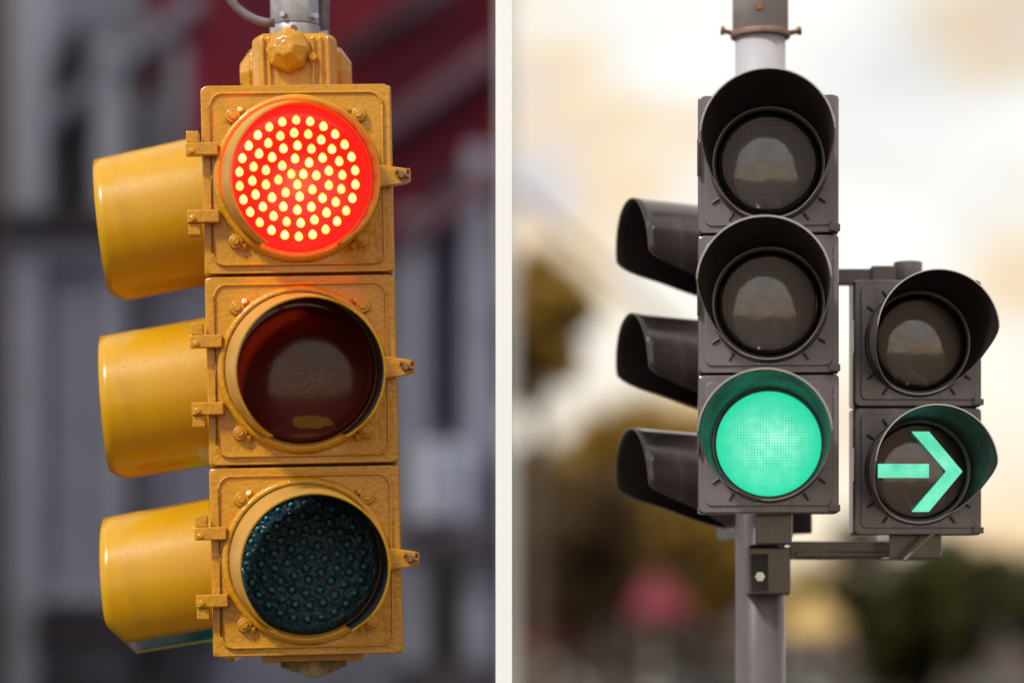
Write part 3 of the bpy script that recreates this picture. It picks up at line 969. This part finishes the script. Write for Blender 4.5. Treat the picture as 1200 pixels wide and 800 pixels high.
def yellow_face(root, M4, lens_kind, tilt, yaw, side=False, vrot=0.0, half=R(30), vscale=1.0):
    """one signal face: door (> hinge, latch, screw), lens (> led), visor.  M4 puts the face in the root's space"""
    bm = bmesh.new()
    circ_plate(bm, TW - .006, TW - .006, .012, R_IN, 0, .016)
    circ_plate(bm, TW - .036, TW - .036, .022, R_IN, .016, .019)
    bead = []
    for (sx, sz, a0) in ((1, 1, 0), (-1, 1, 90), (-1, -1, 180), (1, -1, 270)):
        for i in range(9):
            t = R(a0 + 90 * i / 8)
            bead.append((sx * (TW / 2 - .018 - .022) + .022 * math.cos(t), -.0205, sz * (TW / 2 - .018 - .022) + .022 * math.sin(t)))
    path_tube(bm, bead + [bead[0]], .0028, 8)
    door = finish('door', bm, M['yellow_cast'], root, bevel=.0025)
    door.matrix_local = M4
    # ring
    bm = bmesh.new()
    lathe(bm, [(R_IN - .001, .0), (R_IN - .001, .024), (R_IN + .002, .031), (.140, .034), (.1455, .033), (.1490, .029), (.151, .022), (.151, .014)], 72)
    finish('lens_ring', bm, M['yellow_cast'], door, smooth=True)
    # corner screws with their lugs
    for a in (45, 135, 225, 315):
        bm = bmesh.new()
        x, z = .1585 * math.cos(R(a)), .1585 * math.sin(R(a))
        tube(bm, (x, -.018, z), (x, -.030, z), .0150, .0125, 20)
        tube(bm, (x, -.030, z), (x, -.036, z), .0085, .0075, 6)
        tx, tz = -math.sin(R(a)), math.cos(R(a))
        s = .017 * (1 if a in (45, 225) else -1)
        tube(bm, (x + tx * s - math.cos(R(a)) * .006, -.018, z + tz * s - math.sin(R(a)) * .006), (x + tx * s, -.027, z + tz * s), .0075, .0062, 12)
        finish('screw', bm, M['yellow_cast'], door, bevel=.0015)
    # hinges on the left, latch on the right
    for z in (() if side else (.052, -.068)):
        bm = bmesh.new()
        bx(bm, -.197, -.140, -.040, -.019, z - .0115, z + .0115)
        zz = z + (.0225 if z > 0 else -.0225)
        bx(bm, -.196, -.1735, -.034, -.006, zz - .0105, zz + .0105)
        tube(bm, (-.186, -.037, z - .004), (-.186, -.044, z - .004), .0055, n=8)
        finish('hinge', bm, M['yellow_cast'], door, bevel=.003)
    for _ in (() if side else (0,)):
        yellow_latch(door)
    # lens
    R0 = R_IN - .0015
    h = .020
    prof = [(R0, 0.004)] + [(R0 * math.cos(t), .004 + h * math.sin(t) ** 1.0) for t in [PI / 2 * i / 12 for i in range(1, 12)]] + [(0, .004 + h)]
    bm = bmesh.new()
    lathe(bm, prof, 72)
    lm = {'red': M['red_lens'], 'amber': M['amber'], 'green': M['green_dark'], 'side_green': M['green_side'], 'dark': M['amber']}[lens_kind]
    lens = finish('lens', bm, lm, root, smooth=True)
    lens.matrix_local = M4
    if lens_kind == 'red':
        lens['label'] = 'glowing red lens'
    elif lens_kind == 'amber':
        lens['label'] = 'unlit dark amber lens'
    elif lens_kind == 'green':
        lens['label'] = 'unlit dark green lens'
    if lens_kind in ('red', 'green'):
        # one teardrop / dome LED, shared by all its copies
        bm = bmesh.new()
        if lens_kind == 'red':
            n = 14
            rim = []
            for k in range(n):
                t = 2 * PI * k / n
                x = .0084 * math.sin(t); z = .0084 * math.cos(t)
                if z > 0:
                    x *= (1 - .30 * (z / .0078) ** 2); z *= 1.32
                rim.append(bm.verts.new((x, 0, z)))
            mid = [bm.verts.new((v.co.x * .7, -.0035, v.co.z * .7)) for v in rim]
            c = bm.verts.new((0, -.0048, 0))
            for k in range(n):
                k2 = (k + 1) % n
                bm.faces.new((rim[k], rim[k2], mid[k2], mid[k])).smooth = True
                bm.faces.new((mid[k], mid[k2], c)).smooth = True
            proto_m = M['led_on']; nm = 'lit_led'
        else:
            lathe(bm, [(.0092, -.001), (.0088, .0012), (.0076, .0012), (.0066, .0002)], 16, mi=0)
            lathe(bm, [(.0048, .0006), (.0040, .0032), (.0018, .0046), (0, .0049)], 10, mi=1)
            for f in bm.faces: f.smooth = True
            proto_m = [M['led_well'], M['led_off']]; nm = 'unlit_led'
        src = finish(nm, bm, proto_m, lens)
        first = True
        for x, z in led_ring_positions():
            o = src if first else src.copy()
            if not first: link(o, lens)
            first = False
            r = math.hypot(x, z)
            sfw = .004 + h * math.sqrt(max(0, 1 - (r / R0) ** 2)) - .0004
            o.parent = lens
            o.matrix_local = Matrix.Translation((x, -sfw, z))
    if lens_kind == 'red':
        # the red lamp's own light, inside its hood
        ld = bpy.data.lights.new('red_lamp_light', 'POINT'); ld.energy = 1.6; ld.color = (1.0, 0.03, 0.01); ld.shadow_soft_size = .03
        lo = bpy.data.objects.new('lamp_light', ld); link(lo, lens); lo.location = (0, -.10, 0)
    # visor
    V = visor_obj(root, [M['yellow_sheet'] if side else M['beige_sheet'], M['visor_black'], M['yellow_sheet']],
                  .1365 * vscale, (.1325 if side else .1290) * vscale, .212 if side else .205, cut_edge(half, .13 if side else 0), 0, 0, 0, rot=vrot)
    V.matrix_local = M4 @ Matrix.Translation((0, -.026, 0)) @ Matrix.Rotation(R(yaw), 4, 'Z') @ Matrix.Rotation(R(tilt), 4, 'X')
    return door


c2 = P(354, 434, 4.5)
SIG = empty('traffic_signal', (0, 0, 0),
            'yellow three-light signal hanging from a pipe with its top red light lit', 'traffic light')
ROLL = Matrix.Rotation(R(1.3), 4, 'Y')
YAW = Matrix.Rotation(R(3.0), 4, 'Z')
base_off = -1.5 * TW
SIG.matrix_world = Matrix.Translation(c2) @ Matrix.Rotation(R(-1.3), 4, 'Y') @ YAW @ Matrix.Translation((0, 0, base_off))
# local space: origin at bottom centre of the front face, x right, y back, z up
for k in range(3):
    zc = TW * (k + .5)
    bm = bmesh.new()
    bx(bm, -TW / 2, TW / 2, 0.001, .060, zc - TW / 2 + .0012, zc + TW / 2 - .0012)
    finish('housing_section', bm, M['yellow_cast'], SIG, bevel=.006)
    bm = bmesh.new()
    bx(bm, -TW / 2 + .034, TW / 2 - .006, 0.061, DEPTH, zc - TW / 2 + .0032, zc + TW / 2 - .0032)
    finish('side_housing', bm, M['yellow_cast'], SIG, bevel=.004)
bm = bmesh.new(); bx(bm, -TW / 2 + .04, TW / 2 - .012, 0.02, DEPTH - .02, .02, 3 * TW - .02)
finish('inner_gasket', bm, M['gasket'], SIG)
for k, (kind, tilt, yaw) in enumerate((('green', 4.2, 6.0), ('amber', 6.2, 6.0), ('red', 9.0, 5.6))):
    yellow_face(SIG, Matrix.Translation((0, 0, TW * (k + .5))), kind, tilt, yaw)
for k, (kind, tilt) in enumerate((('side_green', 9.0), ('dark', 8.5), ('dark', 10.5))):
    M4 = Matrix.Translation((-TW / 2 + .033, .27, TW * (k + .5) - .012)) @ Matrix.Rotation(R(-90), 4, 'Z')
    yellow_face(SIG, M4, kind, tilt, -1.0, side=True, vrot=R(20 if k else -8), half=R(28 if k else 34), vscale=1.05)

# top casting
bm = bmesh.new()
T = 3 * TW
prof = []
pts = [(-.078, -.05), (-.064, -.075), (.064, -.075), (.078, -.05), (.078, .08), (.064, .10), (-.064, .10), (-.078, .08)]
cxo, cyo = -0.004, .17
a = [bm.verts.new((cxo + x, cyo + y, T + .004)) for x, y in pts]
b = [bm.verts.new((cxo + x, cyo + y, T + .106)) for x, y in pts]
c = [bm.verts.new((cxo + x * .88, cyo + y * .88, T + .117)) for x, y in pts]
for u, v in ((a, b), (b, c)):
    for i in range(8): bm.faces.new((u[i], u[(i + 1) % 8], v[(i + 1) % 8], v[i]))
bm.faces.new(a); bm.faces.new(c)
for x in (-.058, -.046, .034, .048, .062):
    bx(bm, cxo + x - .004, cxo + x + .004, cyo - .0815, cyo - .07, T + .006, T + .108)
bx(bm, cxo - .088, cxo + .088, cyo - .085, cyo + .10, T + .001, T + .010)
cap = finish('top_casting', bm, M['yellow_cast'], SIG, bevel=.004)


def plug(pos, d, parent, r=.041):
    """faceted eight-sided plug cap"""
    bm = bmesh.new()
    d = Vector(d)
    p = Vector(pos)
    tube(bm, p, p + d * .020, r * 1.0, r * 1.0, 8)
    tube(bm, p + d * .020, p + d * .040, r, r * .45, 8)
    o = finish('plug_cap', bm, M['yellow_cast'], parent, bevel=.0025)
    for f in o.data.polygons: f.use_smooth = False
    return o


plug((cxo - .008, cyo - .076, T + .080), Vector((-.25, -1, .12)).normalized(), cap)
plug((cxo - .064, cyo + .01, T + .054), (-1, 0, 0), cap, .052)
plug((cxo + .064, cyo + .01, T + .054), (1, 0, 0), cap, .052)
bm = bmesh.new(); tube(bm, (cxo + .034, cyo - .078, T + .066), (cxo + .034, cyo - .096, T + .068), .009, .007, 8); finish('screw', bm, M['yellow_cast'], cap)
# bottom fitting
bm = bmesh.new(); bx(bm, -.086, .100, .05, .30, -.012, .002); bx(bm, -.05, .055, .07, .28, -.016, -.011)
finish('bottom_flange', bm, M['yellow_cast'], SIG, bevel=.003)
bm = bmesh.new()
rnd = random.Random(4)
prev = None
for i in range(15):
    x = -.052 + i * .0085
    zb = -.018 - .016 * math.sin(PI * i / 14) - rnd.uniform(0, .007)
    ring = [bm.verts.new(p) for p in ((x, .045, -.012), (x, .03, zb), (x, .10, zb - .003), (x, .12, -.012))]
    if prev:
        for k in range(4): bm.faces.new((prev[k], prev[(k + 1) % 4], ring[(k + 1) % 4], ring[k]))
    else: bm.faces.new(ring)
    prev = ring
bm.faces.new(prev)
finish('torn_tape', bm, M['tape'], SIG)

# hanging pipe and conduit
MW = SIG.matrix_world.copy()
top_c = MW @ Vector((cxo, cyo + .01, T + .114))
pipe = empty('hanger_pipe', top_c, 'galvanised pipe rising from the top of the yellow signal', 'pipe')
pipe.rotation_euler = MW.to_euler()
bm = bmesh.new(); tube(bm, (0, 0, -.002), (0, 0, .6), .0425, n=40); finish('tube', bm, M['galv'], pipe)
bm = bmesh.new(); tube(bm, (0, 0, .0), (0, 0, .030), .0475, n=40); tube(bm, (0, 0, .032), (0, 0, .13), .0455, n=40); finish('collar', bm, M['galv'], pipe, bevel=.001)
for x, z, y in ((-.001, .017, -.047), (-.018, .044, -.042), (.034, .042, -.031), (.0, .10, -.046)):
    bm = bmesh.new(); tube(bm, (x, y, z), (x * 1.2, y - .012, z), .0065, .0055, 10); finish('rivet', bm, M['rust'] if z < .03 else M['galv'], pipe)
bm = bmesh.new(); tube(bm, (.04, -.01, .014), (.062, -.012, .014), .008, .007, 10); finish('rivet', bm, M['galv'], pipe)
bm = bmesh.new(); path_tube(bm, [(.050, .03, -.005), (.052, .03, .06), (.060, .035, .2), (.062, .04, .55)], .013, 14); finish('side_tube', bm, M['conduit'], pipe)

bm = bmesh.new()
pts = []
for px, py in ((322, 27), (312, 27), (300, 24), (287, 17), (276, 8), (266, -6), (256, -26), (250, -60), (248, -130)):
    pts.append(P(px, py, 4.60) - P(322, 27, 4.60))
path_tube(bm, pts, .0085, 16)
cd = finish('cable_conduit', bm, M['conduit']); cd.location = P(322, 27, 4.60)
tag(cd, 'curved dark purple conduit running up left from the pipe above the yellow signal', 'conduit')

# ================================================================== DARK SIGNALS
PITCH = 0.2515


def eu_edge(hfrac_front=.44, hfrac_back=.93, rnd=.10):
    """hood reach for angle phi: full over the top, slanting back below, rounded corner"""
    def e(phi):
        hf = (1 - math.cos(phi)) / 2          # 0 at the crown, 1 at the bottom
        a = hfrac_front
        if hf <= a - rnd: return 1.0 - .05 * max(0, (hf - .1))
        t = (hf - a) / (hfrac_back - a)
        lin = 1.0 - max(0.0, t) * .97
        # rounded corner
        k = sstep(a - rnd, a + rnd * 2.0, hf)
        v = (1 - k) * (1.0 - .05 * max(0, hf - .1)) + k * min(lin, 1.0) * .96
        return max(0.03, v)
    return e


def dark_head(root, zc, kind, tilt, yaw, visor_r=(.102, .1175), L=.195, edge=None):
    """door (> clip), bezel, lens, reflector, visor"""
    T4 = Matrix.Translation((0, 0, zc))
    bm = bmesh.new()
    circ_plate(bm, .249, PITCH - .004, .010, .103, 0, .010)
    circ_plate(bm, .228, PITCH - .028, .012, .103, .010, .014)
    door = finish('door', bm, M['poly_door'], root, bevel=.0018); door.matrix_local = T4
    for a in (35, 55, 125, 145, 215, 235, 305, 325):
        bm = bmesh.new()
        ca, sa = math.cos(R(a)), math.sin(R(a))
        for (r0, r1) in ((.109, .124),):
            p0, p1 = Vector((ca * r0, -.016, sa * r0)), Vector((ca * r1, -.016, sa * r1))
            tube(bm, p0, p1, .0032, .0022, 6)
        finish('clip', bm, M['gasket'], door)
    bm = bmesh.new()
    lathe(bm, [(.094, .004), (.094, .016), (.0965, .021), (.1035, .022), (.1065, .018), (.107, .008)], 72)
    finish('bezel', bm, M['poly'], root, smooth=True).matrix_local = T4
    bm = bmesh.new(); bx(bm, .108, .1275, -.020, -.004, -PITCH / 2 + .004, -PITCH / 2 + .016)
    finish('hinge', bm, M['poly'], door, bevel=.001)
    bm = bmesh.new(); bx(bm, -.1285, -.1240, -.020, -.004, -.02, .045)
    finish('latch', bm, M['poly'], door, bevel=.001)
    R0 = .0945
    prof = [(R0, .006)] + [(R0 * math.cos(t), .006 + (.026 if kind in ('off', 'smoke') else .017) * math.sin(t)) for t in [PI / 2 * i / 16 for i in range(1, 16)]] + [(0, .032 if kind in ('off', 'smoke') else .023)]
    bm = bmesh.new(); lathe(bm, prof, 72)
    lm = {'off': M['lens_clear'], 'green': M['green_lit'], 'smoke': M['lens_smoke'], 'arrow': M['lens_smoke']}[kind]
    lens = finish('lens', bm, lm, root, smooth=True); lens.matrix_local = T4
    lens['label'] = {'off': 'unlit clear lens', 'green': 'glowing green lens', 'smoke': 'unlit smoked lens', 'arrow': 'smoked lens with lit arrow'}[kind]
    if kind != 'green':
        bm = bmesh.new()
        lathe(bm, [(.0935, .003), (.088, -.015), (.072, -.045), (.048, -.070), (.020, -.082), (0, -.084)], 64)
        finish('reflector', bm, M['reflector'] if kind == 'off' else M['reflector_dark'], root, smooth=True).matrix_local = T4
    if kind == 'arrow':
        bm = bmesh.new()

        def slab(poly):
            a = [bm.verts.new((x, -.0265, z)) for x, z in poly]; b = [bm.verts.new((x, -.0245, z)) for x, z in poly]
            bm.faces.new(a); bm.faces.new(b); n = len(poly)
            for i in range(n): bm.faces.new((a[i], a[(i + 1) % n], b[(i + 1) % n], b[i]))
        slab([(-.082, -.0135), (.018, -.0135), (.018, .0135), (-.082, .0135)])
        t_ = .034
        slab([(.084, -.001), (.052, -.001), (-.016, .077), (.018, .077)])
        slab([(.084, -.001), (.052, -.001), (-.016, -.080), (.018, -.080)])
        finish('arrow', bm, M['arrow_lit'], lens)
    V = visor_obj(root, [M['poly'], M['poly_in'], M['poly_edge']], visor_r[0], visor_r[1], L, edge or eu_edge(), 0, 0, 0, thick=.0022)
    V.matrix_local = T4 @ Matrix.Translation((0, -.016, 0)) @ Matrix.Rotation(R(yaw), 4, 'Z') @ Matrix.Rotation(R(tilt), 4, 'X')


M['reflector_dark'] = mat('dark_reflector_bowl', (0.22, 0.17, 0.15), 0.16, metal=0.9, noise=(12, (0.10, 0.08, 0.07), 0.6))


def dark_signal(bottom_px, Y, yaw, kinds, label, scale=1.0, hd=.13, L=.195, edge=None):
    p = P(*bottom_px, Y)
    r = empty('traffic_signal', p, label, 'traffic light', 'dark signals on the grey pole')
    r.rotation_euler = (0, 0, R(yaw)); r.scale = (scale,) * 3
    n = len(kinds)
    for k in range(n):
        bm = bmesh.new()
        z0 = PITCH * k
        bx(bm, -.1265, .1265, .0005, hd * .6, z0 + .0012, z0 + PITCH - .0012)
        bx(bm, -.108, .108, hd * .6, hd, z0 + .012, z0 + PITCH - .012)
        finish('housing', bm, M['poly'], r, bevel=.005)
    bm = bmesh.new(); bx(bm, -.118, .118, .01, hd * .55, .01, PITCH * n - .01); finish('inner_gasket', bm, M['gasket'], r)
    for k, (kind, tilt, vy) in enumerate(kinds):
        dark_head(r, PITCH * (k + .5), kind, tilt, vy, L=L, edge=edge)
    return r


main = dark_signal((900.5, 602), 4.5, -3.5, (('green', -0.5, -4.5), ('off', -4.2, -5), ('off', -5.2, -3)),
                   'tall dark three-light signal on the grey pole with round green light lit at the bottom')
arrow = dark_signal((1075, 627), 4.62, 1.0, (('arrow', 0, 0), ('smoke', -1, 1)),
                    'two-light dark signal on the right with a lit green arrow', .94, hd=.10)
side = dark_signal((867, 632), 4.90, -75, (('smoke', 0, 0), ('smoke', 0, 0), ('smoke', 0, 0)),
                   'dark signal behind the tall one, turned left so only its three visors show', .885, L=.240, edge=eu_edge(.54, 1.02, .12))

# pole and brackets
pb_ = P(891, 690, 4.80)
pole = empty('signal_pole', (pb_.x, 4.80, 0.0), 'round grey steel pole carrying the dark signals', 'pole')
pz = lambda py, Y=4.80: CAMZ + (690 - py) / F * Y
px_ = lambda px, Y=4.80: (px - 600) / F * Y - pb_.x
bm = bmesh.new(); tube(bm, (0, 0, .13), (0, 0, pz(42)), .0485, .047, 48); finish('shaft', bm, M['pole'], pole)
bm = bmesh.new(); tube(bm, (0, 0, pz(230)), (0, 0, pz(43)), .0490, .0480, 48); finish('haze_sleeve', bm, mat('pale_haze_sleeve', (0.50, 0.49, 0.54), 0.35, noise=(8, (0.40, 0.38, 0.42), 0.5)), pole)  # added sleeve; its pale colour paints haze onto the upper shaft
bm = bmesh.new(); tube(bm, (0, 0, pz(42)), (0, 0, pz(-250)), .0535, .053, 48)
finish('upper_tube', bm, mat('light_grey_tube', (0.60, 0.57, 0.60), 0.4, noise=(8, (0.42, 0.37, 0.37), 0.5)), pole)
bm = bmesh.new(); tube(bm, (0, 0, pz(45)), (0, 0, pz(38)), .0575, n=48); finish('collar', bm, mat('rusty_collar', (0.30, 0.19, 0.16), 0.6, noise=(40, (0.2, 0.1, 0.08), .8)), pole, bevel=.002)
for s in (-1, 1):
    bm = bmesh.new(); tube(bm, (s * .05, -.01, pz(41)), (s * .074, -.012, pz(38)), .005, .0045, 8); tube(bm, (s * .070, -.012, pz(38.2)), (s * .077, -.012, pz(37.6)), .0085, n=6)
    finish('bolt', bm, M['rust'], pole)
bm = bmesh.new(); tube(bm, (-.008, -.05, pz(16)), (-.008, -.062, pz(16)), .007, n=8); finish('bolt', bm, M['rust'], pole)
# lower clamp
bm = bmesh.new()
bx(bm, px_(884, 4.62), px_(927, 4.62), -.20, .02, pz(638, 4.62), pz(600, 4.62))
bx(bm, px_(880, 4.65), px_(931, 4.65), -.085, .03, pz(696, 4.65), pz(640, 4.65))
clamp = finish('clamp', bm, M['poly'], pole, bevel=.003)
bm = bmesh.new(); bx(bm, px_(886, 4.62), px_(906, 4.62), -.093, -.080, pz(692, 4.62), pz(648, 4.62)); finish('clamp_plate', bm, M['gasket'], clamp, bevel=.001)
bm = bmesh.new(); tube(bm, (px_(895.5, 4.62), -.090, pz(675, 4.62)), (px_(895.5, 4.62), -.104, pz(675, 4.62)), .0105, .0095, 6); tube(bm, (px_(895.5, 4.62), -.104, pz(675, 4.62)), (px_(895.5, 4.62), -.110, pz(675, 4.62)), .005, n=12)
finish('clamp_bolt', bm, M['bolt'], clamp)
for py in (676, 694):
    bm = bmesh.new(); tube(bm, (px_(929, 4.62), -.04, pz(py, 4.62)), (px_(934, 4.62), -.04, pz(py, 4.62)), .006, n=8); finish('clamp_bolt', bm, M['bolt'], clamp)
# arms to the arrow signal
bm = bmesh.new()
bx(bm, px_(925), px_(1062), -.02, .02, pz(655), pz(634))
bx(bm, px_(1030), px_(1090), -.13, .03, pz(655), pz(628))
bx(bm, px_(930), px_(1058), -.024, -.018, pz(653), pz(646))
finish('bracket_arm', bm, M['poly'], pole, bevel=.0025)
bm = bmesh.new(); bx(bm, px_(918), px_(1062), -.015, .015, pz(334), pz(316))
bx(bm, px_(1020), px_(1050), -.022, .022, pz(334), pz(313))
tube(bm, (px_(1063), -.01, pz(338)), (px_(1063), -.01, pz(308)), .0275, n=28); finish('bracket_arm', bm, M['pole'], pole, bevel=.002)
# strap
bm = bmesh.new()
Y_ = 4.60
a, b = P(1060, 656, Y_), P(1094, 625, Y_)
tube(bm, a, b, .0038, n=8)
o = finish('cable_tie', bm, M['cable_tie']); tag(o, 'thin olive strap slanting across the bracket under the arrow signal', 'strap')
